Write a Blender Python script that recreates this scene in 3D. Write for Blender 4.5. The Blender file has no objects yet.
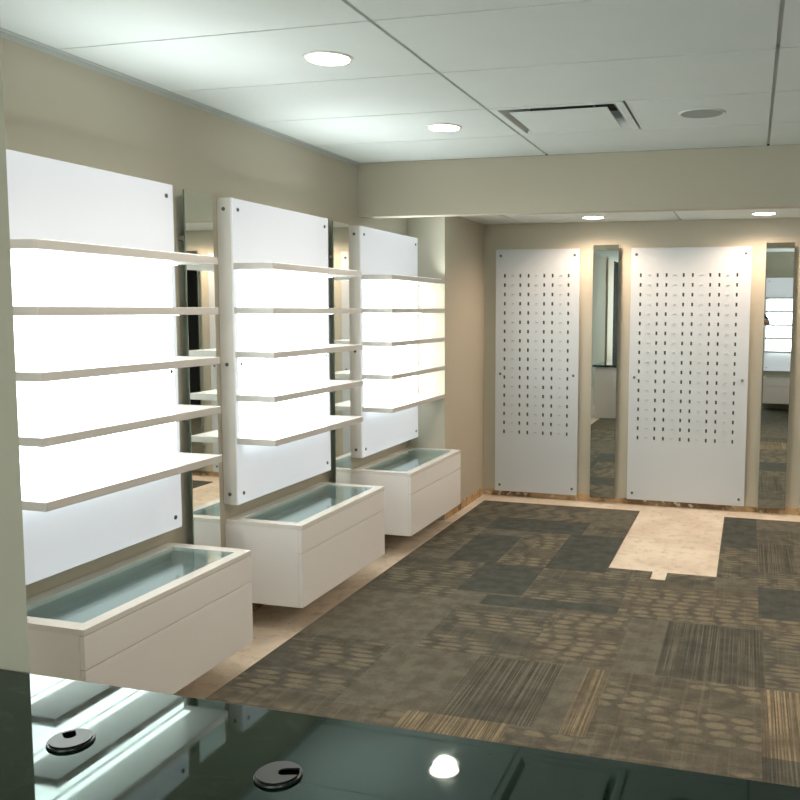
import bpy, bmesh, math, random
from mathutils import Vector, Matrix
random.seed(7)
SC = bpy.context.scene
COL = SC.collection

# ------------------------------------------------------------------ helpers
def link(o, parent=None):
    COL.objects.link(o)
    if parent is not None: o.parent = parent
    return o

def obj(name, bm, mats, parent=None, smooth=False):
    me = bpy.data.meshes.new(name)
    bmesh.ops.recalc_face_normals(bm, faces=bm.faces)
    bm.to_mesh(me); bm.free()
    if not isinstance(mats, (list, tuple)): mats = [mats]
    for m in mats: me.materials.append(m)
    if smooth:
        for p in me.polygons: p.use_smooth = True
        me.set_sharp_from_angle(angle=math.radians(35))
    return link(bpy.data.objects.new(name, me), parent)

def tag(o, label=None, cat=None, group=None, kind=None):
    if label: o['label'] = label
    if cat: o['category'] = cat
    if group: o['group'] = group
    if kind: o['kind'] = kind
    return o

def empty(name, loc, label, cat, group=None):
    o = bpy.data.objects.new(name, None); o.empty_display_size = .1
    o.location = loc; link(o)
    return tag(o, label, cat, group)

def bx(bm, x0, x1, y0, y1, z0, z1, mi=0, bev=0, seg=2):
    r = bmesh.ops.create_cube(bm, size=1)
    vs = r['verts']
    for v in vs:
        v.co = Vector(((x0+x1)/2+v.co.x*(x1-x0), (y0+y1)/2+v.co.y*(y1-y0), (z0+z1)/2+v.co.z*(z1-z0)))
    fs = list({f for v in vs for f in v.link_faces})
    for f in fs: f.material_index = mi
    if bev:
        es = list({e for v in vs for e in v.link_edges})
        bmesh.ops.bevel(bm, geom=es, offset=bev, segments=seg, affect='EDGES', profile=.5)
    return bm

def box(*a, **k): return bx(bmesh.new(), *a, **k)

def lathe(bm, prof, centre, axis='z', n=32, mi=0):
    """prof: list of (radius, height) around an axis through centre."""
    cx, cy, cz = centre; rings = []
    for r, h in prof:
        ring = []
        for i in range(n):
            a = 2*math.pi*i/n; p, q = r*math.cos(a), r*math.sin(a)
            co = {'z': (cx+p, cy+q, cz+h), 'x': (cx+h, cy+p, cz+q), 'y': (cx+p, cy+h, cz+q)}[axis]
            ring.append(bm.verts.new(co))
        rings.append(ring)
    for a, b in zip(rings, rings[1:]):
        for i in range(n):
            f = bm.faces.new((a[i], a[(i+1) % n], b[(i+1) % n], b[i])); f.material_index = mi
    for ring in (rings[0], rings[-1]):
        f = bm.faces.new(ring); f.material_index = mi
    return bm

# ------------------------------------------------------------------ materials
def new_mat(name):
    m = bpy.data.materials.new(name); m.use_nodes = True
    nt = m.node_tree; b = nt.nodes['Principled BSDF']
    return m, nt, b

def N(nt, t, **k):
    n = nt.nodes.new(t)
    for a, v in k.items(): setattr(n, a, v)
    return n

def M_(nt, op, a, b=None, c=None):
    n = N(nt, 'ShaderNodeMath', operation=op)
    for i, v in enumerate((a, b, c)):
        if v is None: continue
        if hasattr(v, 'links'): nt.links.new(v, n.inputs[i])
        else: n.inputs[i].default_value = v
    return n.outputs[0]

def noise(nt, scale, detail=3, vec=None, rough=.5):
    n = N(nt, 'ShaderNodeTexNoise'); n.inputs['Scale'].default_value = scale
    n.inputs['Detail'].default_value = detail; n.inputs['Roughness'].default_value = rough
    if vec is None:
        tc = N(nt, 'ShaderNodeTexCoord'); vec = tc.outputs['Object']
    nt.links.new(vec, n.inputs['Vector'])
    return n.outputs['Fac']

def mixc(nt, fac, a, b):
    n = N(nt, 'ShaderNodeMix', data_type='RGBA')
    for s, v in ((n.inputs[0], fac), (n.inputs[6], a), (n.inputs[7], b)):
        if hasattr(v, 'links'): nt.links.new(v, s)
        elif isinstance(v, (tuple, list)): s.default_value = (*v, 1)
        else: s.default_value = v
    return n.outputs[2]

def ramp(nt, fac, lo, hi):
    n = N(nt, 'ShaderNodeMapRange'); n.interpolation_type = 'SMOOTHSTEP'
    nt.links.new(fac, n.inputs[0]); n.inputs[1].default_value = lo; n.inputs[2].default_value = hi
    return n.outputs[0]

def simple(name, col, rough=.5, var=.06, scale=3., metal=0, bump=0, bscale=200, spec=.5, emit=None, es=0):
    m, nt, b = new_mat(name)
    f = noise(nt, scale)
    c = mixc(nt, f, tuple(x*(1-var) for x in col), tuple(min(1, x*(1+var)) for x in col))
    nt.links.new(c, b.inputs['Base Color'])
    b.inputs['Roughness'].default_value = rough; b.inputs['Metallic'].default_value = metal
    b.inputs['Specular IOR Level'].default_value = spec
    if bump:
        bn = N(nt, 'ShaderNodeBump'); bn.inputs['Strength'].default_value = bump; bn.inputs['Distance'].default_value = .002
        nt.links.new(noise(nt, bscale, 4), bn.inputs['Height']); nt.links.new(bn.outputs[0], b.inputs['Normal'])
    if emit:
        b.inputs['Emission Color'].default_value = (*emit, 1); b.inputs['Emission Strength'].default_value = es
    return m

MT = {}
MT['wall'] = simple('wall_paint', (.50, .465, .37), .75, .03, 2, bump=.15, bscale=300)
MT['ceil'] = simple('ceiling_tile', (.74, .80, .79), .9, .03, 5, bump=.5, bscale=500)
MT['tbar'] = simple('ceiling_grid', (.52, .55, .53), .6)
MT['white'] = simple('white_laminate', (.80, .79, .76), .22, .015, 2)
MT['shelf'] = simple('shelf_laminate', (.60, .585, .56), .25, .015, 2)
MT['cabinet'] = simple('white_lacquer', (.88, .875, .87), .16, .015, 2)
MT['inner'] = simple('cabinet_lining', (.50, .58, .60), .35, .03, 3)
MT['panel'] = simple('frosted_acrylic', (.55, .59, .62), .30, .015, 2)
MT['backlit'] = simple('backlit_acrylic', (.50, .52, .55), .25, .01, 2, emit=(.90, .95, 1.0), es=.25)
MT['backlit_mid'] = simple('backlit_acrylic_bright', (.78, .79, .80), .25, .01, 2, emit=(.90, 1.0, .98), es=3.8)
MT['led'] = simple('led_diffuser', (.8, .8, .8), .4, .01, emit=(.90, 1.0, .97), es=3.4)
MT['fill_uplight'] = simple('ceiling_fill_strip', (.8, .8, .8), .4, .01, emit=(.88, 1.0, .97), es=.25)  # strip added with the ceiling fill lamp
MT['steel'] = simple('brushed_steel', (.42, .42, .41), .28, .05, 30, metal=1)
MT['darksteel'] = simple('dark_steel', (.16, .16, .15), .35, .05, 30, metal=.8)
MT['lamp'] = simple('lamp_diffuser', (.9, .85, .8), .5, .01, emit=(1., .86, .74), es=14)
MT['black'] = simple('black_plastic', (.010, .013, .012), .28, .1, 10, spec=.35)
MT['void'] = simple('dark_recess', (.03, .03, .028), .8)
MT['pit'] = simple('grommet_shade', (.002, .002, .002), 1, spec=0)  # closed floor coloured black, standing for an unlit hole
MT['hole'] = simple('slot_shade', (.09, .085, .07), .6)  # shade inside the slots put into the colour
MT['dark'] = simple('dark_paint', (.012, .012, .013), .9, spec=.05)
MT['casing'] = simple('tan_casing', (.62, .50, .38), .6)
MT['speaker'] = simple('speaker_grille', (.36, .40, .38), .6, .05, 200, bump=.6, bscale=900)
MT['base'] = simple('counter_side', (.55, .53, .50), .4)
MT['skin'] = simple('skin', (.55, .33, .24), .5, .05, 20)
MT['navy'] = simple('navy_cloth', (.012, .02, .06), .85, .15, 60)
MT['jeans'] = simple('jean_cloth', (.04, .06, .10), .9, .15, 60)
MT['hair'] = simple('dark_hair', (.02, .015, .012), .6, .3, 90)
MT['shoe'] = simple('shoe_leather', (.03, .025, .02), .4)
MT['lip'] = simple('lip', (.42, .18, .15), .5)
MT['eye'] = simple('eye', (.03, .02, .02), .2)

def mirror_mat():
    m, nt, b = new_mat('mirror_glass')
    b.inputs['Metallic'].default_value = 1
    f = noise(nt, 2)
    nt.links.new(mixc(nt, f, (.84, .88, .85), (.86, .90, .87)), b.inputs['Base Color'])
    b.inputs['Roughness'].default_value = .012
    return m
MT['mirror'] = mirror_mat()
MT['mirror_edge'] = simple('mirror_edge', (.10, .20, .17), .2)

def glass_mat():
    m, nt, b = new_mat('clear_glass')
    nt.nodes.remove(b); out = nt.nodes['Material Output']
    tr = N(nt, 'ShaderNodeBsdfTransparent')
    f = noise(nt, 1.5)
    nt.links.new(mixc(nt, f, (.92, .96, .96), (.93, .97, .97)), tr.inputs[0])
    gl = N(nt, 'ShaderNodeBsdfGlossy'); gl.inputs['Roughness'].default_value = .02
    gl.inputs['Color'].default_value = (.85, .95, .95, 1)
    ge = N(nt, 'ShaderNodeNewGeometry'); dt = N(nt, 'ShaderNodeVectorMath', operation='DOT_PRODUCT')
    nt.links.new(ge.outputs['Normal'], dt.inputs[0]); nt.links.new(ge.outputs['Incoming'], dt.inputs[1])
    k = M_(nt, 'POWER', M_(nt, 'SUBTRACT', 1, M_(nt, 'ABSOLUTE', dt.outputs['Value'])), 5)
    fres = M_(nt, 'MULTIPLY_ADD', k, .955, .045)
    mx = N(nt, 'ShaderNodeMixShader')
    nt.links.new(fres, mx.inputs[0]); nt.links.new(tr.outputs[0], mx.inputs[1]); nt.links.new(gl.outputs[0], mx.inputs[2])
    nt.links.new(mx.outputs[0], out.inputs[0])
    return m
MT['glass'] = glass_mat()

def marble_mat():
    m, nt, b = new_mat('dark_green_marble')
    tc = N(nt, 'ShaderNodeTexCoord')
    n1 = noise(nt, 9, 6, rough=.65)
    v = N(nt, 'ShaderNodeTexNoise'); v.inputs['Scale'].default_value = 3.2; v.inputs['Detail'].default_value = 8; v.inputs['Distortion'].default_value = 1.6
    nt.links.new(tc.outputs['Object'], v.inputs['Vector'])
    vein = M_(nt, 'SUBTRACT', 1, ramp(nt, M_(nt, 'ABSOLUTE', M_(nt, 'SUBTRACT', v.outputs['Fac'], .5)), .0, .012))
    c = mixc(nt, ramp(nt, n1, .35, .7), (.001, .005, .0035), (.005, .015, .011))
    c = mixc(nt, M_(nt, 'MULTIPLY', vein, .12), c, (.10, .15, .12))
    sp = ramp(nt, noise(nt, 160, 3), .66, .74)
    c = mixc(nt, M_(nt, 'MULTIPLY', sp, .5), c, (.07, .10, .085))
    nt.links.new(c, b.inputs['Base Color'])
    r = ramp(nt, noise(nt, 30, 5), .3, .8)
    nt.links.new(M_(nt, 'MULTIPLY_ADD', r, .035, .018), b.inputs['Roughness'])
    b.inputs['IOR'].default_value = 1.6
    b.inputs['Specular Tint'].default_value = (.62, 1, .88, 1)
    return m
MT['marble'] = marble_mat()

def concrete_mat():
    m, nt, b = new_mat('bare_concrete')
    n1 = noise(nt, 2.5, 6); n2 = noise(nt, 14, 6, rough=.7); n3 = noise(nt, 45, 3)
    c = mixc(nt, ramp(nt, n1, .35, .7), (.62, .53, .42), (.74, .66, .54))
    c = mixc(nt, M_(nt, 'MULTIPLY', ramp(nt, n2, .48, .68), .6), c, (.40, .34, .26))
    c = mixc(nt, M_(nt, 'MULTIPLY', ramp(nt, n3, .68, .74), .7), c, (.16, .12, .08))
    nt.links.new(c, b.inputs['Base Color']); b.inputs['Roughness'].default_value = .7
    bn = N(nt, 'ShaderNodeBump'); bn.inputs['Strength'].default_value = .4; bn.inputs['Distance'].default_value = .003
    nt.links.new(n2, bn.inputs['Height']); nt.links.new(bn.outputs[0], b.inputs['Normal'])
    return m
MT['concrete'] = concrete_mat()

def glue_mat():
    m, nt, b = new_mat('stripped_baseboard_glue')
    n1 = noise(nt, 5, 4); n2 = noise(nt, 22, 5)
    c = mixc(nt, ramp(nt, n1, .42, .58), (.17, .10, .035), (.50, .33, .17))
    c = mixc(nt, ramp(nt, n2, .56, .68), c, (.62, .52, .40))
    nt.links.new(c, b.inputs['Base Color']); b.inputs['Roughness'].default_value = .6
    return m
MT['glue'] = glue_mat()

# carpet patterns: all share loop-pile texture, differ in yarn figure
def carpet_mat(name, kind, base, hi, amt=.6):
    m, nt, b = new_mat(name)
    tc = N(nt, 'ShaderNodeTexCoord')
    # warp the coordinates so that no figure is drawn with a ruler
    wn = N(nt, 'ShaderNodeTexNoise'); wn.inputs['Scale'].default_value = 9; wn.inputs['Detail'].default_value = 2
    nt.links.new(tc.outputs['Object'], wn.inputs['Vector'])
    vm = N(nt, 'ShaderNodeVectorMath', operation='MULTIPLY_ADD'); vm.inputs[1].default_value = (.030, .018, 0)
    nt.links.new(wn.outputs['Color'], vm.inputs[0]); nt.links.new(tc.outputs['Object'], vm.inputs[2])
    sx = N(nt, 'ShaderNodeSeparateXYZ'); nt.links.new(vm.outputs[0], sx.inputs[0])
    X, Y = sx.outputs[0], sx.outputs[1]
    def stretched(a, c, det=2):
        mp = N(nt, 'ShaderNodeMapping'); mp.inputs['Scale'].default_value = (a, c, 1)
        nt.links.new(tc.outputs['Object'], mp.inputs[0]); return noise(nt, 1, det, mp.outputs[0])
    fine = noise(nt, 190, 3); mid = noise(nt, 13, 4)
    c = mixc(nt, ramp(nt, mid, .3, .7), tuple(v*.80 for v in base), tuple(v*1.2 for v in base))
    if kind in ('blob', 'band'):
        sxx, syy = (.105, .062) if kind == 'blob' else (.15, .045)
        row = M_(nt, 'FLOOR', M_(nt, 'DIVIDE', Y, syy))
        xo = M_(nt, 'ADD', M_(nt, 'DIVIDE', X, sxx), M_(nt, 'MULTIPLY', M_(nt, 'SINE', M_(nt, 'MULTIPLY', row, 7.3)), .22))
        u = M_(nt, 'SUBTRACT', M_(nt, 'FRACT', M_(nt, 'ADD', xo, 50)), .5)
        v = M_(nt, 'SUBTRACT', M_(nt, 'FRACT', M_(nt, 'ADD', M_(nt, 'DIVIDE', Y, syy), 50)), .5)
        d = M_(nt, 'SQRT', M_(nt, 'ADD', M_(nt, 'MULTIPLY', u, u), M_(nt, 'MULTIPLY', v, v)))
        fig = M_(nt, 'SUBTRACT', 1, ramp(nt, d, .28, .48))
        mask = M_(nt, 'MULTIPLY', ramp(nt, stretched(1.8, 5.), .38, .56), ramp(nt, noise(nt, 14, 2), .15, .55))
        c = mixc(nt, M_(nt, 'MULTIPLY', M_(nt, 'MULTIPLY', fig, mask), amt), c, hi)
        c = mixc(nt, M_(nt, 'MULTIPLY', ramp(nt, stretched(2.2, 38), .55, .72), .25), c, hi)
    if kind == 'stripe':
        s1 = ramp(nt, stretched(130, .7, 1), .46, .58); br = ramp(nt, noise(nt, 4, 3), .25, .65)
        c = mixc(nt, M_(nt, 'MULTIPLY', M_(nt, 'MULTIPLY', s1, br), amt), c, hi)
        c = mixc(nt, M_(nt, 'MULTIPLY', ramp(nt, stretched(110, .6, 1), .52, .66), .45), c, tuple(v*.4 for v in base))
    c = mixc(nt, M_(nt, 'MULTIPLY', ramp(nt, stretched(60, 1.3, 3), .52, .75), .25), c, hi)
    c = mixc(nt, M_(nt, 'MULTIPLY', ramp(nt, fine, .35, .7), .35), c, tuple(v*.4 for v in base))
    nt.links.new(c, b.inputs['Base Color']); b.inputs['Roughness'].default_value = .95
    b.inputs['Specular IOR Level'].default_value = .15
    bn = N(nt, 'ShaderNodeBump'); bn.inputs['Strength'].default_value = .6; bn.inputs['Distance'].default_value = .003
    nt.links.new(fine, bn.inputs['Height']); nt.links.new(bn.outputs[0], b.inputs['Normal'])
    return m
TAN = (.26, .22, .155)
CARPET = [
    carpet_mat('carpet_brown', 'plain', (.130, .123, .098), (.20, .18, .13)),
    carpet_mat('carpet_dark', 'plain', (.072, .078, .069), (.12, .118, .095)),
    carpet_mat('carpet_dark_rib', 'stripe', (.078, .078, .064), (.19, .175, .135), amt=.75),
    carpet_mat('carpet_blob', 'blob', (.105, .098, .076), TAN, amt=.66),
    carpet_mat('carpet_band', 'band', (.090, .090, .074), TAN, amt=.6),
    carpet_mat('carpet_tan_rib', 'stripe', (.135, .118, .085), (.38, .30, .19), amt=.85),
]

# ------------------------------------------------------------------ key dimensions (metres)
XL = -2.355           # display wall
XJ = -2.073           # face of the wall jog past the third unit
YJ = 5.752            # jog
YB = 6.68             # far wall
YM = 6.64             # front plane of the far-wall panels
XR = 2.7; YR = -3.2   # rest of the room, out of frame
H = 2.399             # ceiling
HB = 2.074            # underside of the bulkhead
HS = 2.184            # lower ceiling
YBM = 4.965

def structure(name, bm, m, smooth=False): return tag(obj(name, bm, m, smooth=smooth), kind='structure')

# floor slab, carpet
structure('floor', box(XL-.1, XR+.1, YR-.1, YB+.1, -.1, 0), MT['concrete'])
rects = [  # x0,x1,y0,y1,type ; later ones win
    (-1.985, XR, YR, 6.43, 0),
    (-1.985, -1.12, 5.95, 6.43, 4), (-1.12, -.765, 5.55, 6.43, 0),
    (-1.985, -1.05, 5.60, 5.95, 1), (-1.985, -1.72, 5.0, 6.2, 4),
    (-1.72, -1.42, 4.82, 5.45, 1), (-1.42, -1.12, 4.82, 5.60, 4), (-1.30, -1.0, 4.82, 5.5, 3),
    (-1.12, -.765, 4.82, 5.62, 1), (-1.0, -.765, 5.62, 5.86, 4),
    (-1.985, -1.48, 4.17, 4.82, 4), (-1.48, -1.12, 4.30, 4.82, 1),
    (-1.12, -.60, 4.17, 4.82, 4), (-1.12, -.765, 4.68, 4.82, 3), (-1.3, -.4, 4.12, 4.28, 1),
    (-.60, .08, 4.17, 4.76, 3), (-.765, -.14, 4.76, 4.94, 4),
    (-1.985, -1.40, 3.5, 4.17, 0), (-1.40, -.90, 3.5, 4.1, 4), (-.90, -.52, 3.5, 4.17, 3),
    (-.52, -.34, 3.5, 4.15, 0), (-.34, .10, 3.5, 4.15, 2), (.10, .70, 3.5, 4.15, 4), (.08, .70, 4.2, 4.82, 1),
    (.08, .5, 4.15, 4.32, 3),
    (-1.985, -1.5, 2.9, 3.5, 4), (-1.5, -1.09, 2.9, 3.5, 0), (-1.09, -.72, 2.92, 3.49, 2), (-.72, -.52, 2.9, 3.49, 0),
    (-.62, -.52, 2.9, 3.49, 5), (-.52, .08, 2.90, 3.49, 3), (.08, .66, 2.94, 3.49, 5),
    (-1.2, -.8, 2.78, 2.92, 5), (-.8, .08, 2.6, 2.9, 3), (.08, .5, 2.6, 2.94, 2), (-1.985, -1.2, 2.3, 2.9, 3),
    (-.14, .08, 4.94, 5.6, 4), (-.14, .08, 5.6, 6.43, 1), (.08, .30, 5.1, 5.75, 2), (.30, .7, 5.1, 5.75, 0),
    (.08, .7, 5.75, 6.1, 4), (.08, .7, 4.82, 5.1, 4),
    (-.764, -.146, 4.935, 6.44, -1), (-.505, -.42, 4.79, 4.95, -1),
]
xs = sorted({r for q in rects for r in q[:2]}); ys = sorted({r for q in rects for r in q[2:4]})
def ctype(x, y):
    t = -1
    for r in rects:
        if r[0] < x < r[1] and r[2] < y < r[3]: t = r[4]
    return t
bm = bmesh.new(); CT = .007; vmap = {}
def cv(i, j, z):
    k = (i, j, z)
    if k not in vmap: vmap[k] = bm.verts.new((xs[i], ys[j], z))
    return vmap[k]
grid = [[ctype((xs[i]+xs[i+1])/2, (ys[j]+ys[j+1])/2) for j in range(len(ys)-1)] for i in range(len(xs)-1)]
def gt(i, j): return grid[i][j] if 0 <= i < len(xs)-1 and 0 <= j < len(ys)-1 else -1
for i in range(len(xs)-1):
    for j in range(len(ys)-1):
        t = grid[i][j]
        if t < 0: continue
        q = [(i, j), (i+1, j), (i+1, j+1), (i, j+1)]
        bm.faces.new([cv(a, b, CT) for a, b in q]).material_index = t
        for (di, dj), e in zip(((0, -1), (1, 0), (0, 1), (-1, 0)), ((0, 1), (1, 2), (2, 3), (3, 0))):
            if gt(i+di, j+dj) < 0:
                a, b2 = q[e[0]], q[e[1]]
                bm.faces.new([cv(*a, CT), cv(*a, 0.0005), cv(*b2, 0.0005), cv(*b2, CT)]).material_index = t
structure('floor_carpet', bm, CARPET)

# walls
structure('wall_left', box(XL-.1, XL, YR, YB+.1, 0, H+.16), MT['wall'])
structure('wall_left_return', box(XL, XJ, YJ, YB, 0, HS), MT['wall'])
structure('wall_back', box(XL-.1, XR+.1, YB, YB+.1, 0, H+.16), MT['wall'])
structure('wall_right', box(XR, XR+.1, YR, YB, 0, H+.16), MT['wall'])
structure('wall_rear', box(XL, XR, YR-.1, YR, 0, H+.16), MT['wall'])
structure('wall_rear_partition', box(.165, XR, -.74, -.62, 0, H), MT['wall'])
structure('wall_bulkhead', box(XL, XR, YBM, YBM+.10, HB, H), MT['wall'])
# slim pillar at the near left with a splayed end
bm = bmesh.new()
pp = [(-1.43, 1.412), (-1.56, 1.525), (-1.72, 1.525), (-1.72, 1.412)]
lo = [bm.verts.new((x, y, 0)) for x, y in pp]; hi_ = [bm.verts.new((x, y, H)) for x, y in pp]
bm.faces.new(lo); bm.faces.new(hi_)
for i in range(4): bm.faces.new((lo[i], lo[(i+1) % 4], hi_[(i+1) % 4], hi_[i]))
structure('wall_pillar', bm, MT['wall'])

# ceilings: lay-in boards with a recessed grid
def tiled_ceiling(name, X0, X1, Y0, Y1, z, xl, yl, skip=()):
    bm = bmesh.new()
    bx(bm, X0, X1, Y0, Y1, z+.12, z+.16, mi=1)
    gx = [X0]+[v for v in xl if X0+.05 < v < X1-.05]+[X1]; gy = [Y0]+[v for v in yl if Y0+.05 < v < Y1-.05]+[Y1]
    for v in gx: bx(bm, max(X0, v-.012), min(X1, v+.012), Y0, Y1, z+.0085, z+.035, mi=1)
    for v in gy: bx(bm, X0, X1, max(Y0, v-.012), min(Y1, v+.012), z+.0085, z+.033, mi=1)
    for a, b in zip(gx, gx[1:]):
        for c, d in zip(gy, gy[1:]):
            px = .007; py = .0045
            if any(s[0] > a and s[0] < b and s[1] > c and s[1] < d for s in skip):
                bx(bm, a+.61+px*.6, b-px, c+py, d-py, z, z+.009)      # the half board beside the diffuser
                continue
            bx(bm, a+px, b-px, c+py, d-py, z, z+.009)
    return structure(name, bm, [MT['ceil'], MT['tbar']])
gx = [-1.161+1.22*k for k in range(0, 4)]; gy = [2.549+.61*k for k in range(-10, 4)]
tiled_ceiling('ceiling', XL, XR, YR, YBM, H, gx, gy, skip=[(-.9, 4.05)])
tiled_ceiling('ceiling_lower', XL, XR, YBM+.10, YB, HS, [-1.75+1.22*k for k in range(0, 4)], [5.45])
bm = bmesh.new(); bx(bm, XL, XL+.022, YR, YBM, H-.004, H-.0005); bx(bm, XL, XL+.0035, YR, YBM, H-.022, H-.004)
structure('trim_1', bm, MT['tbar'])

# strips where the baseboard was pulled off
def rough_strip(name, p0, p1, nrm, h):
    bm = bmesh.new(); n = 60; cols = []
    p0 = Vector(p0); p1 = Vector(p1); nrm = Vector(nrm)
    for i in range(n+1):
        p = p0.lerp(p1, i/n); hh = h*(1+random.uniform(-.25, .3)); th = .004+random.uniform(0, .004)
        cols.append([bm.verts.new(p+nrm*.0008), bm.verts.new(p+nrm*th), bm.verts.new(p+nrm*th+Vector((0, 0, hh))), bm.verts.new(p+nrm*.0008+Vector((0, 0, hh*1.06)))])
    for a, b in zip(cols, cols[1:]):
        for k in range(4): bm.faces.new((a[k], a[(k+1) % 4], b[(k+1) % 4], b[k]))
    bm.faces.new(cols[0]); bm.faces.new(cols[-1])
    return structure(name, bm, MT['glue'])
rough_strip('baseboard_back', (XJ+.01, YB, .001), (XR-.02, YB, .001), (0, -1, 0), .042)
rough_strip('baseboard_return', (XJ, YJ+.02, .001), (XJ, YB-.01, .001), (1, 0, 0), .05)
rough_strip('baseboard_left', (XL, 1.7, .001), (XL, YJ-.01, .001), (1, 0, 0), .045)

# dark window in the far reach of the left wall (seen only in the far mirror)
bm = bmesh.new(); bx(bm, XL+.001, XL+.012, -3.0, -1.85, .55, 2.36)
structure('window_1', bm, MT['dark'])
bm = bmesh.new(); bx(bm, XL+.001, XL+.03, -1.85, -1.25, 0, 2.36)
structure('trim_4', bm, MT['casing'])
structure('door_1', box(XR-.012, XR-.001, 2.1, 4.1, .001, 2.10), MT['dark'])
bm = bmesh.new(); bx(bm, XR-.03, XR-.001, 2.02, 2.10, .001, 2.18); bx(bm, XR-.03, XR-.001, 4.1, 4.18, .001, 2.18); bx(bm, XR-.03, XR-.001, 2.10, 4.10, 2.10, 2.18)
structure('trim_3', bm, MT['wall'])
# glowing framed pane added behind the camera as fill light
MT['fill'] = simple('fill_glow', (.5, .5, .5), .4, .01, emit=(.90, 1.0, .94), es=3.7)
bm = bmesh.new(); bx(bm, -2.2, .1, YR+.002, YR+.008, .6, 2.3)
structure('fill_pane', bm, MT['fill'])
bm = bmesh.new()
for a in (-2.24, -1.07, .1): bx(bm, a, a+.04, YR+.001, YR+.05, .56, 2.34)
for a in (.56, 2.3): bx(bm, -2.24, .14, YR+.001, YR+.05, a, a+.04)
structure('trim_2', bm, MT['white'])  # frame around the added glowing pane

# ------------------------------------------------------------------ screws
def screw(parent, centre, axis, r=.009, h=.005, mat=None):
    prof = [(r*.8, 0), (r, 0.0006 if h > 0 else -.0006), (r, h*.7), (r*.75, h)]
    return obj('screw', lathe(bmesh.new(), prof, centre, axis, 14), mat or MT['darksteel'], parent, smooth=True)

def copy_tree(o, parent=None):
    c = o.copy(); COL.objects.link(c)
    if parent is not None: c.parent = parent
    for ch in list(o.children): copy_tree(ch, c)
    return c

# ------------------------------------------------------------------ lit shelf unit: local y 0..W, local x 0 = wall
W = .928; ZT = 2.008; ZB = .594; DB = .080; DS = .2814
STOPS = [1.7145-.2011*k for k in range(5)]
def ceiling_fill_lamp(parent, loc):  # hidden area lamp added on the top shelf to brighten the ceiling
    L = bpy.data.lights.new('ceiling_fill', 'AREA'); L.shape = 'RECTANGLE'; L.size = .04; L.size_y = .84
    L.energy = 3.0; L.color = (.93, 1.0, .98); L.spread = math.radians(122)
    o = bpy.data.objects.new('lamp', L); o.location = loc
    o.rotation_euler = (0, math.radians(180+26), 0)          # straight up, leaning out to the room
    link(o, parent)
def make_shelf_unit():
    r = empty('shelf_unit', (0, 0, 0), 'x', 'shelf unit')
    obj('light_box', box(.0015, DB-.006, .0, W, ZB, ZT, bev=.002), MT['white'], r)
    bm = bmesh.new(); zz = [ZB+.002, STOPS[4]-.03, STOPS[0]-.03, ZT-.002]
    for k in range(3):
        if k == 1:
            bx(bm, DB-.0055, DB, .002, .025, zz[1], zz[2]); bx(bm, DB-.0055, DB, W-.025, W-.002, zz[1], zz[2])
            bx(bm, DB-.0055, DB, .025, W-.025, zz[1], zz[2], mi=1)
        else: bx(bm, DB-.0055, DB, .002, W-.002, zz[k], zz[k+1])
    obj('light_panel', bm, [MT['backlit'], MT['backlit_mid']], r)
    zs = (ZT-.05, (ZT+ZB)/2-.05, ZB+.05)
    for z in zs:
        screw(r, (DB+.0004, .045, z), 'x'); screw(r, (DB+.0004, W-.045, z), 'x')
        screw(r, (DB*.47, -.0004, z), 'y', h=-.005)
    for zt in STOPS:
        s = obj('shelf', box(DB+.0005, DS, 0, W, zt-.029, zt, bev=.0015), MT['shelf'], r)
        obj('led_strip', box(DB+.022, DB+.050, .05, W-.05, zt-.0335, zt-.0295), MT['led'], s)
        if zt == STOPS[0]: obj('fill_uplight', box(DS-.062, DS-.008, .04, W-.04, zt+.0005, zt+.004), MT['fill_uplight'], s); ceiling_fill_lamp(s, (DS-.035, W/2, zt+.006))
        else: obj('led_strip', box(DB+.004, DB+.020, .05, W-.05, zt+.0005, zt+.004), MT['led'], s)  # upward strip added to send more light to the ceiling
    return r
proto = make_shelf_unit()
UY = [2.138, 3.480, 4.824]
ulab = ['nearest lit white shelf unit, cut off at left by the pillar, five long shelves',
        'middle lit white shelf unit on the left wall, mirrors on both sides',
        'farthest lit white shelf unit on the left wall, beside the wall jog']
for i, y in enumerate(UY):
    o = proto if i == 0 else copy_tree(proto)
    o.location = (XL, y, 0); tag(o, ulab[i], group='lit shelf units')
o = copy_tree(proto); o.location = (.20+W, -.62, 0); o.rotation_euler.z = math.pi/2
tag(o, 'lit shelf unit seen only as a reflection in the right-hand far mirror', group='lit shelf units')

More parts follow.
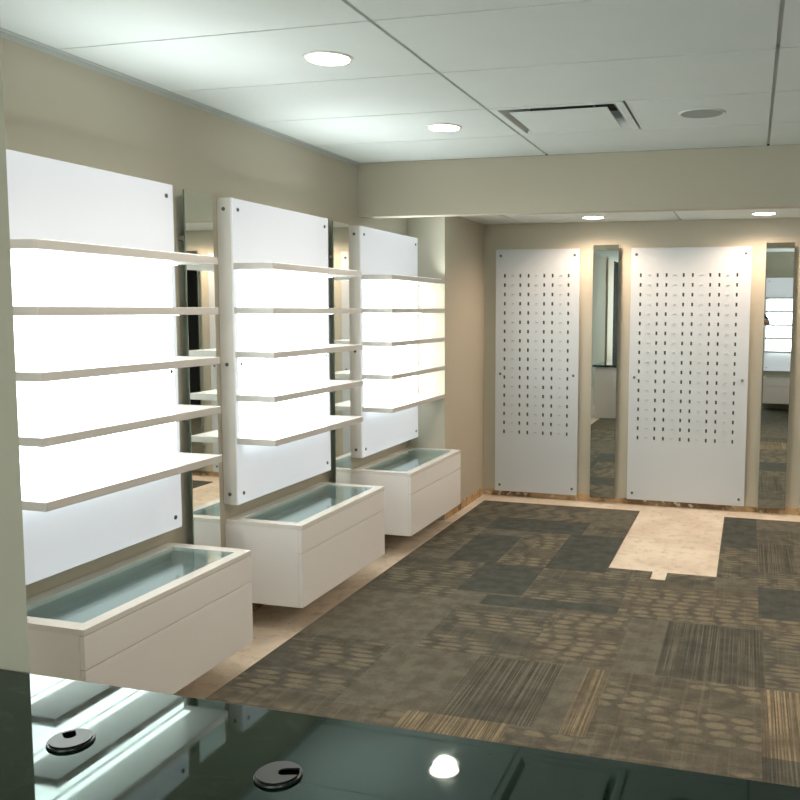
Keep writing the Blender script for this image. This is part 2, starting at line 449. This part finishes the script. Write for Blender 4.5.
# ------------------------------------------------------------------ floating cabinets
CT_, CB_, CD, CW = .518, .130, .402, .935
def make_cabinet():
    r = empty('display_cabinet', (0, 0, 0), 'x', 'cabinet')
    t = .018
    bm = bmesh.new()
    bx(bm, .001, CD-.019, 0, t, CB_, CT_-.0195); bx(bm, .001, CD-.019, CW-t, CW, CB_, CT_-.0195)
    bx(bm, .001, CD-.019, t, CW-t, CB_, CB_+t); bx(bm, .001, .02, t, CW-t, CB_+t, CT_-.0195)
    obj('carcass', bm, MT['cabinet'], r)
    bm = bmesh.new(); bx(bm, .021, CD-.02, t+.001, CW-t-.001, CT_-.095, CT_-.087)
    bx(bm, .021, .028, t+.001, CW-t-.001, CT_-.087, CT_-.0205)
    bx(bm, CD-.027, CD-.0195, t+.001, CW-t-.001, CT_-.087, CT_-.0205)
    obj('display_tray', bm, MT['inner'], r)
    # top frame: white rails with an opening
    bm = bmesh.new(); a, b = .062, .048; z0, z1 = CT_-.019, CT_
    bx(bm, .001, a, 0, CW, z0, z1, bev=.0012); bx(bm, CD-b, CD, 0, CW, z0, z1, bev=.0012)
    bx(bm, a, CD-b, 0, .05, z0, z1); bx(bm, a, CD-b, CW-.05, CW, z0, z1)
    obj('top_frame', bm, MT['white'], r)
    obj('glass_top', box(a+.0005, CD-b-.0005, .0505, CW-.0505, CT_-.008, CT_-.001), MT['glass'], r)
    zm = CT_-.019-.112
    obj('drawer_front', box(CD-.0185, CD-.0005, .001, CW-.001, zm+.0015, CT_-.0215, bev=.001), MT['cabinet'], r)
    obj('drawer_front', box(CD-.0185, CD-.0005, .001, CW-.001, CB_, zm-.0015, bev=.001), MT['cabinet'], r)
    return r
cproto = make_cabinet()
clab = ['nearest floating white cabinet with glass top, partly behind the dark counter',
        'middle floating white cabinet with glass top, below the middle shelf unit',
        'farthest floating white cabinet with glass top, touching the wall jog']
for i, y in enumerate([2.140, 3.488, 4.816]):
    o = cproto if i == 0 else copy_tree(cproto)
    o.location = (XL, y, 0); tag(o, clab[i], group='floating display cabinets')
o = copy_tree(cproto); o.location = (.20+CW, -.62, 0); o.rotation_euler.z = math.pi/2
tag(o, 'floating white cabinet seen only as a reflection in the right-hand far mirror', group='floating display cabinets')

# ------------------------------------------------------------------ mirrors
MW, MZ0, MZ1 = .194, .046, 2.005
def make_mirror(label):
    r = empty('wall_mirror', (0, 0, 0), label, 'mirror', 'tall narrow wall mirrors')
    # local: wall at x = 0, glass faces +x
    bm = bmesh.new(); bx(bm, .046, .0515, 0, MW, MZ0, MZ1, mi=1); 
    obj('backing', bm, [MT['mirror_edge'], MT['mirror_edge']], r)
    obj('mirror_glass', box(.052, .0555, .0, MW, MZ0, MZ1), MT['mirror'], r)
    for z in (MZ0+.22, 1.03, MZ1-.20):
        for y in (.03, MW-.03):
            obj('standoff', lathe(bmesh.new(), [(.011, .001), (.011, .0455)], (0, y, z), 'x', 14), MT['steel'], r, smooth=True)
    return r
m0 = make_mirror('tall mirror strip between the nearest and middle lit shelf units')
m0.location = (XL, 3.176, 0)
spots = [((XL, 4.519, 0), 0, 'tall mirror strip between the middle and farthest lit shelf units'),
         ((-1.180, YB+.0155, 0), -math.pi/2, 'tall mirror strip on far wall between the two perforated panels'),
         ((.0905, YB+.0155, 0), -math.pi/2, 'tall mirror strip on far wall at the right, reflecting lit shelves')]
for loc, rz, lab in spots:
    o = copy_tree(m0); o.location = loc; o.rotation_euler.z = rz; tag(o, lab)
    if rz: o.location.y = YB
# ------------------------------------------------------------------ perforated frame-display panels on the far wall
PZ0, PZ1 = .047, 1.981
def perforated(x0, w, groups, label, nrows=18):
    r = empty('eyewear_panel', (x0, YB, 0), label, 'panel', 'perforated eyewear panels on the far wall')
    yf, yb = -.040, -.016                       # front / back of the board, local
    cols = []
    for g in range(groups):
        a = .075+.1935*g; cols += [(a-.0065, a+.0065), (a+.127-.0065, a+.127+.0065)]
    rows = [(PZ1-.206-.0731*k-.0135, PZ1-.206-.0731*k+.0135) for k in range(nrows)]
    X = sorted([0, w]+[v for c in cols for v in c]); Z = sorted([PZ0, PZ1]+[v for c in rows for v in c])
    hx = {c[0] for c in cols}; hz = {c[0] for c in rows}
    bm = bmesh.new(); vm = {}
    def vv(x, y, z):
        k = (round(x, 5), round(y, 5), round(z, 5))
        if k not in vm: vm[k] = bm.verts.new((x, y, z))
        return vm[k]
    def q(*c, mi=0): bm.faces.new([vv(*p) for p in c]).material_index = mi
    for a, b in zip(X, X[1:]):
        for c, d in zip(Z, Z[1:]):
            if a in hx and c in hz:
                yr = yf+.014
                q((a, yr, c), (b, yr, c), (b, yr, d), (a, yr, d), mi=1)
                q((a, yf, c), (a, yr, c), (a, yr, d), (a, yf, d), mi=1); q((b, yf, c), (b, yr, c), (b, yr, d), (b, yf, d), mi=1)
                q((a, yf, c), (b, yf, c), (b, yr, c), (a, yr, c), mi=1); q((a, yf, d), (b, yf, d), (b, yr, d), (a, yr, d), mi=1)
            else: q((a, yf, c), (b, yf, c), (b, yf, d), (a, yf, d))
            q((a, yb, c), (b, yb, c), (b, yb, d), (a, yb, d))
    for a, b in zip(X, X[1:]):
        for z in (PZ0, PZ1): q((a, yf, z), (b, yf, z), (b, yb, z), (a, yb, z))
    for c, d in zip(Z, Z[1:]):
        for x in (0, w): q((x, yf, c), (x, yf, d), (x, yb, d), (x, yb, c))
    obj('board', bm, [MT['panel'], MT['hole']], r)
    for z in (PZ1-.05, PZ1-.985, PZ0+.05):
        for x in (.04, w-.04):
            o = screw(r, (x, yf-.0004, z), 'y', r=.010, h=-.006)
            obj('standoff', lathe(bmesh.new(), [(.010, yb+.0005), (.010, -.0005)], (x, 0, z), 'y', 12), MT['steel'], r)
    if groups:
        me = None
        for g in range(groups):
            for k in range(nrows):
                x = .075+.0635+.1935*g; z = PZ1-.206-.0731*k
                if me is None:
                    bm = bmesh.new(); bx(bm, -.012, .012, -.006, 0, -.003, .003, bev=.0015); bx(bm, -.003, .003, -.012, -.005, -.0035, .0035, bev=.001)
                    o = obj('nose_rest', bm, MT['panel'], r); me = o.data
                else:
                    o = link(bpy.data.objects.new('nose_rest', me), r)
                o.location = (x, yf-.0004, z)
    return r
perforated(-1.962, .675, 3, 'narrow perforated eyewear panel in the left far corner, three slot groups wide')
perforated(-.891, .881, 4, 'wide perforated eyewear panel above the bare concrete patch')
perforated(.392, .881, 4, 'perforated eyewear panel of which only the left edge shows at right frame edge')

# ------------------------------------------------------------------ counter
YC = 1.410; ZC = .750
r = empty('reception_counter', (-.9, .72, 0), 'dark green marble topped counter filling the foreground', 'counter')
def loc_box(x0, x1, y0, y1, z0, z1, **k): return box(x0+.9, x1+.9, y0-.72, y1-.72, z0, z1, **k)
obj('countertop', loc_box(-2.10, .140, .72, YC, ZC-.03, ZC, bev=.002), MT['marble'], r)
bm = loc_box(-2.06, .09, 1.36, 1.378, .0085, ZC-.0305)
bx(bm, -2.06+.9, -2.04+.9, .10, 1.36-.72, .0085, ZC-.0305); bx(bm, .07+.9, .09+.9, .10, 1.36-.72, .0085, ZC-.0305)
obj('base', bm, MT['base'], r)
def grommet(cx, cy, ang):
    bm = bmesh.new(); c = (cx+.9, cy-.72, ZC)
    lathe(bm, [(.0385, .0004), (.0395, .002), (.0385, .0045), (.034, .0045), (.034, .003), (.0338, .0028)], c, 'z', 40)
    bm.faces.ensure_lookup_table(); bm.faces[-1].material_index = 1
    g = obj('cable_grommet', bm, [MT['black'], MT['pit']], r, smooth=True)
    # cap with a slot cut in it
    bm = bmesh.new(); pts = []; R = .0345; sl = .0105
    a0 = math.asin(sl/R)
    for i in range(40):
        a = a0+(2*math.pi-2*a0)*i/39; pts.append((R*math.cos(a), R*math.sin(a)))
    for i in range(9):
        a = -math.pi/2-math.pi*i/8; pts.append((.010+sl*math.cos(a), sl*math.sin(a)))
    top = []; bot = []
    for x, y in pts:
        X_ = x*math.cos(ang)-y*math.sin(ang); Y_ = x*math.sin(ang)+y*math.cos(ang)
        top.append(bm.verts.new((c[0]+X_, c[1]+Y_, ZC+.0075))); bot.append(bm.verts.new((c[0]+X_, c[1]+Y_, ZC+.0047)))
    bm.faces.new(top); bm.faces.new(bot)
    n = len(pts)
    for i in range(n): bm.faces.new((top[i], top[(i+1) % n], bot[(i+1) % n], bot[i]))
    obj('cap', bm, MT['black'], g)
grommet(-1.1300, 1.1980, math.radians(140))
grommet(-0.7220, 1.2010, math.radians(20))

# ------------------------------------------------------------------ ceiling fixtures
def downlight_root(z):
    r = empty('downlight', (0, 0, 0), 'x', 'downlight')
    bm = bmesh.new()
    lathe(bm, [(.088, -.0006), (.087, -.004), (.078, -.006), (.074, -.003), (.074, -.0006)], (0, 0, 0), 'z', 40)
    obj('trim_ring', bm, MT['white'], r, smooth=True)
    obj('diffuser', lathe(bmesh.new(), [(.0735, -.0035), (.0735, -.0065), (.05, -.0085)], (0, 0, 0), 'z', 40), MT['lamp'], r)
    L = bpy.data.lights.new('downlight_lamp', 'SPOT'); L.energy = 31; L.color = (1., .88, .76)
    L.spot_size = math.radians(160); L.spot_blend = .9; L.shadow_soft_size = .06
    lo = bpy.data.objects.new('lamp', L); lo.location = (0, 0, -.014); link(lo, r)
    return r
dl = downlight_root(H)
right_lamp = next(c for c in dl.children if c.type == 'LIGHT').data.copy(); right_lamp.energy = 72; right_lamp.color = (1., .79, .60)
near_lamp = right_lamp.copy(); near_lamp.energy = 30; near_lamp.color = (1., .86, .72)
soffit_lamp = right_lamp.copy(); soffit_lamp.energy = 34; soffit_lamp.spot_blend = .6; soffit_lamp.color = (1, .74, .56)
dspots = [((-1.476, 2.876, H), 'recessed round downlight in the main ceiling nearest the camera'),
          ((-1.476, 4.085, H), 'recessed round downlight beside the square air diffuser'),
          ((-1.128, 6.310, HS), 'recessed downlight in the low ceiling above the left far mirror'),
          ((.062, 6.307, HS), 'recessed downlight in the low ceiling at right, above the wide panel'),
          ((1.10, 2.876, H), 'unseen downlight added in the ceiling right of the view, nearer one'),
          ((1.10, 4.085, H), 'unseen downlight added in the ceiling right of the view, farther one'),
          ((-1.476, 1.667, H), 'downlight just past the pillar, above the nearest cabinet, out of view'),
          ((1.25, 6.307, HS), 'unseen downlight in the low ceiling to the right of the view')]
for i, (p, lab) in enumerate(dspots):
    o = dl if i == 0 else copy_tree(dl)
    o.location = p; tag(o, lab, group='recessed downlights')
    if p[0] > .5:                                  # unseen row added at right, made brighter for the cabinet fronts
        for ch in o.children:
            if ch.type == 'LIGHT': ch.data = right_lamp
    if p[1] == 1.667:
        for ch in o.children:
            if ch.type == 'LIGHT': ch.data = near_lamp
    if p[2] < H-.1:
        for ch in o.children:
            if ch.type == 'LIGHT': ch.data = soffit_lamp

# square plaque diffuser
r = empty('air_diffuser', (-.856, 4.074, H), 'square white ceiling air diffuser with a hanging centre plate', 'air vent')
def frame_ring(bm, s0, z0, s1, z1, mi=0):
    A = [bm.verts.new((sx*s0, sy*s0, z0)) for sx, sy in ((-1, -1), (1, -1), (1, 1), (-1, 1))]
    B = [bm.verts.new((sx*s1, sy*s1, z1)) for sx, sy in ((-1, -1), (1, -1), (1, 1), (-1, 1))]
    for i in range(4): bm.faces.new((A[i], A[(i+1) % 4], B[(i+1) % 4], B[i])).material_index = mi
bm = bmesh.new()
frame_ring(bm, .298, .008, .298, -.001); frame_ring(bm, .298, -.001, .268, -.001); frame_ring(bm, .268, -.001, .262, .004)
frame_ring(bm, .262, .004, .225, .045); frame_ring(bm, .225, .045, .215, .078)
obj('frame', bm, MT['ceil'], r)
obj('throat', box(-.215, .215, -.215, .215, .0785, .0835), MT['void'], r)
obj('centre_plate', box(-.222, .222, -.222, .222, -.006, -.001, bev=.0015), MT['ceil'], r)
for x, y in ((-.15, -.15), (.15, -.15), (.15, .15), (-.15, .15)):
    obj('hanger', lathe(bmesh.new(), [(.006, -.0008), (.006, .078)], (x, y, 0), 'z', 10), MT['steel'], r)
# ceiling speaker
r = empty('ceiling_speaker', (-.242, 4.084, H), 'round grey ceiling speaker grille right of the square air diffuser', 'speaker')
obj('rim', lathe(bmesh.new(), [(.104, -.0006), (.103, -.004), (.096, -.006), (.092, -.003), (.092, -.0006)], (0, 0, 0), 'z', 48), MT['ceil'], r, smooth=True)
obj('grille', lathe(bmesh.new(), [(.0915, -.001), (.0915, -.004), (.06, -.0075), (.02, -.0085)], (0, 0, 0), 'z', 48), MT['speaker'], r, smooth=True)

# ------------------------------------------------------------------ the photographer, seen only as an elbow in the far right mirror
def skinned(name, verts, edges, mat, parent, root=0, sub=2):
    """verts: (x, y, z, radius x, radius y) joined by edges and grown into one surface"""
    me = bpy.data.meshes.new(name); me.from_pydata([v[:3] for v in verts], edges, []); me.materials.append(mat)
    o = link(bpy.data.objects.new(name, me), parent)
    md = o.modifiers.new('skin', 'SKIN'); md.use_smooth_shade = True; md.branch_smoothing = .4
    for sv, v in zip(me.skin_vertices[0].data, verts): sv.radius = (v[3], v[4])
    me.skin_vertices[0].data[root].use_root = True
    sm = o.modifiers.new('smooth', 'SUBSURF'); sm.levels = sub; sm.render_levels = sub
    return o
def chain(*pts): return list(pts)
PX, PY = -.10, -.36
per = empty('person', (PX, PY, 0), 'person in navy short-sleeved shirt, raised elbow reflected in the right-hand far mirror', 'person')
def L_(x, y, z, a, b=None): return (x-PX, y-PY, z, a, b if b else a)
SH_R, EL_R, WR_R = (.105, -.33, 1.462), (.252, -.115, 1.318), (.070, -.060, 1.420)
SH_L, EL_L, WR_L = (-.305, -.33, 1.462), (-.400, -.130, 1.270), (-.215, -.060, 1.400)
V = [L_(-.10, -.37, .93, .125, .10), L_(-.10, -.37, 1.08, .115, .09), L_(-.10, -.365, 1.25, .135, .10), L_(-.10, -.36, 1.41, .13, .09),
     L_(-.10, -.355, 1.50, .055), L_(-.10, -.345, 1.565, .052),
     L_(-.10, -.335, 1.62, .070, .078), L_(-.10, -.335, 1.70, .078, .092), L_(-.10, -.345, 1.765, .055, .065)]
Ed = [(i, i+1) for i in range(8)]
def limb(start, pts):
    a = start
    for p in pts:
        V.append(L_(*p)); Ed.append((a, len(V)-1)); a = len(V)-1
    return a
def lerp3(a, b, t): return tuple(p+(q-p)*t for p, q in zip(a, b))
for sh, el, wr in ((SH_R, EL_R, WR_R), (SH_L, EL_L, WR_L)):
    limb(3, [(*sh, .058), (*lerp3(sh, el, .5), .050), (*el, .043), (*lerp3(el, wr, .35), .043), (*lerp3(el, wr, .8), .031), (*wr, .027)])
for s_ in (-1, 1):
    limb(0, [(-.10+s_*.09, -.37, .86, .088), (-.10+s_*.10, -.365, .66, .072), (-.10+s_*.105, -.36, .48, .055), (-.10+s_*.108, -.37, .34, .052),
             (-.10+s_*.11, -.38, .10, .038), (-.10+s_*.113, -.33, .045, .036), (-.10+s_*.118, -.25, .032, .028)])
skinned('body', V, Ed, MT['skin'], per)
# hands: a palm and five separate fingers that close on the phone's edges
for sgn, wr in ((1, WR_R), (-1, WR_L)):
    edge = -.0725+sgn*.0775                        # phone edge nearest this hand
    palm = (edge+sgn*.020, -.045, 1.455)
    hv = [L_(*lerp3(wr, palm, .1), .025, .020), L_(*lerp3(wr, palm, .6), .030, .017), L_(*palm, .030, .014)]
    he = [(0, 1), (1, 2)]
    skinned('hand', hv, he, MT['skin'], per)
    for k, (dz, ln) in enumerate(((.030, .9), (.010, 1.), (-.010, .94), (-.030, .78))):
        b0 = (palm[0], palm[1]+.004, 1.462+dz*.8); b1 = (edge+sgn*.016, -.030+.004*ln, 1.470+dz); b2 = (edge+sgn*.008, -.022, 1.470+dz*1.05)
        b3 = (edge-sgn*.020*ln, -.0245, 1.472+dz*1.08)
        skinned('finger', [L_(*b0, .0095), L_(*b1, .0088), L_(*b2, .0082), L_(*b3, .007)], [(0, 1), (1, 2), (2, 3)], MT['skin'], per, sub=1)
    t0 = (palm[0]-sgn*.004, palm[1]-.006, 1.435); t1 = (edge-sgn*.004, -.040, 1.440); t2 = (edge-sgn*.026, -.028, 1.452)
    skinned('thumb', [L_(*t0, .012), L_(*t1, .010), L_(*t2, .008)], [(0, 1), (1, 2)], MT['skin'], per, sub=1)
# shirt, trousers
V = [L_(-.10, -.37, .90, .142, .117), L_(-.10, -.37, 1.08, .130, .105), L_(-.10, -.365, 1.25, .148, .113), L_(-.10, -.36, 1.41, .143, .103), L_(-.10, -.355, 1.485, .070, .068)]
Ed = [(0, 1), (1, 2), (2, 3), (3, 4)]
for sh, el in ((SH_R, EL_R), (SH_L, EL_L)):
    limb(3, [(*sh, .072), (*lerp3(sh, el, .5), .064), (*lerp3(sh, el, .86), .058)])
skinned('shirt', V, Ed, MT['navy'], per)
V = [L_(-.10, -.37, .93, .138, .115)]; Ed = []
for s_ in (-1, 1):
    limb(0, [(-.10+s_*.09, -.37, .85, .100), (-.10+s_*.10, -.365, .66, .084), (-.10+s_*.105, -.36, .48, .068), (-.10+s_*.11, -.38, .12, .058)])
skinned('trousers', V, Ed, MT['jeans'], per)
for s_ in (-1, 1):
    skinned('shoe', [L_(-.10+s_*.11, -.42, .052, .042, .048), L_(-.10+s_*.113, -.34, .052, .044, .048), L_(-.10+s_*.118, -.24, .042, .045, .036), L_(-.10+s_*.12, -.19, .036, .034, .030)],
            [(0, 1), (1, 2), (2, 3)], MT['shoe'], per, root=1)
# face and hair
hd = (-.10, -.335, 1.69)
def blob(name, loc, sc, mat):
    bm = bmesh.new(); bmesh.ops.create_icosphere(bm, subdivisions=3, radius=1)
    for v in bm.verts: v.co = Vector((loc[0]-PX+v.co.x*sc[0], loc[1]-PY+v.co.y*sc[1], loc[2]+v.co.z*sc[2]))
    return obj(name, bm, mat, per, smooth=True)
blob('nose', (hd[0], hd[1]+.092, hd[2]-.018), (.013, .018, .022), MT['skin'])
blob('mouth', (hd[0], hd[1]+.075, hd[2]-.058), (.024, .012, .007), MT['lip'])
for s_ in (-1, 1):
    blob('eye', (hd[0]+s_*.030, hd[1]+.080, hd[2]+.010), (.013, .009, .008), MT['eye'])
    blob('ear', (hd[0]+s_*.080, hd[1]-.005, hd[2]-.005), (.010, .018, .030), MT['skin'])
blob('hair', (hd[0], hd[1]-.022, hd[2]+.040), (.087, .098, .078), MT['hair'])
# phone, screen towards the person
ph = empty('phone', (-.0725, -.014, 1.480), 'black phone held level in both hands, behind the lens of this view', 'phone')
obj('case', box(-.074, .074, -.0035, .0035, -.036, .036, bev=.003), MT['black'], ph)
MT['screen'] = simple('screen_glass', (.02, .02, .025), .1)
obj('screen', box(-.069, .069, -.0045, -.0036, -.032, .032), MT['screen'], ph)

# ------------------------------------------------------------------ camera and view
cam = bpy.data.cameras.new('camera'); co = bpy.data.objects.new('camera', cam); COL.objects.link(co)
f, cx, cy = 864.95, 505.78, 387.95
yaw, pitch, roll = .2752, -.0911, .0062
fw = Vector((-math.sin(yaw)*math.cos(pitch), math.cos(yaw)*math.cos(pitch), math.sin(pitch)))
rt = Vector((math.cos(yaw), math.sin(yaw), 0)); up = rt.cross(fw)
r2 = rt*math.cos(roll)+up*math.sin(roll); u2 = up*math.cos(roll)-rt*math.sin(roll)
mw = Matrix((r2, u2, -fw)).transposed().to_4x4(); mw.translation = (0, 0, 1.514)
co.matrix_world = mw
cam.sensor_width = 36; cam.lens = f/800*36
cam.shift_x = -(cx-400)/800; cam.shift_y = (cy-400)/800
cam.clip_start = .05
SC.camera = co

w = bpy.data.worlds.new('world'); SC.world = w; w.use_nodes = True
w.node_tree.nodes['Background'].inputs[0].default_value = (.5, .55, .5, 1)
w.node_tree.nodes['Background'].inputs[1].default_value = .02
vs = SC.view_settings; vs.view_transform = 'Standard'; vs.look = 'None'; vs.gamma = 1; vs.exposure = .74; vs.use_curve_mapping = False
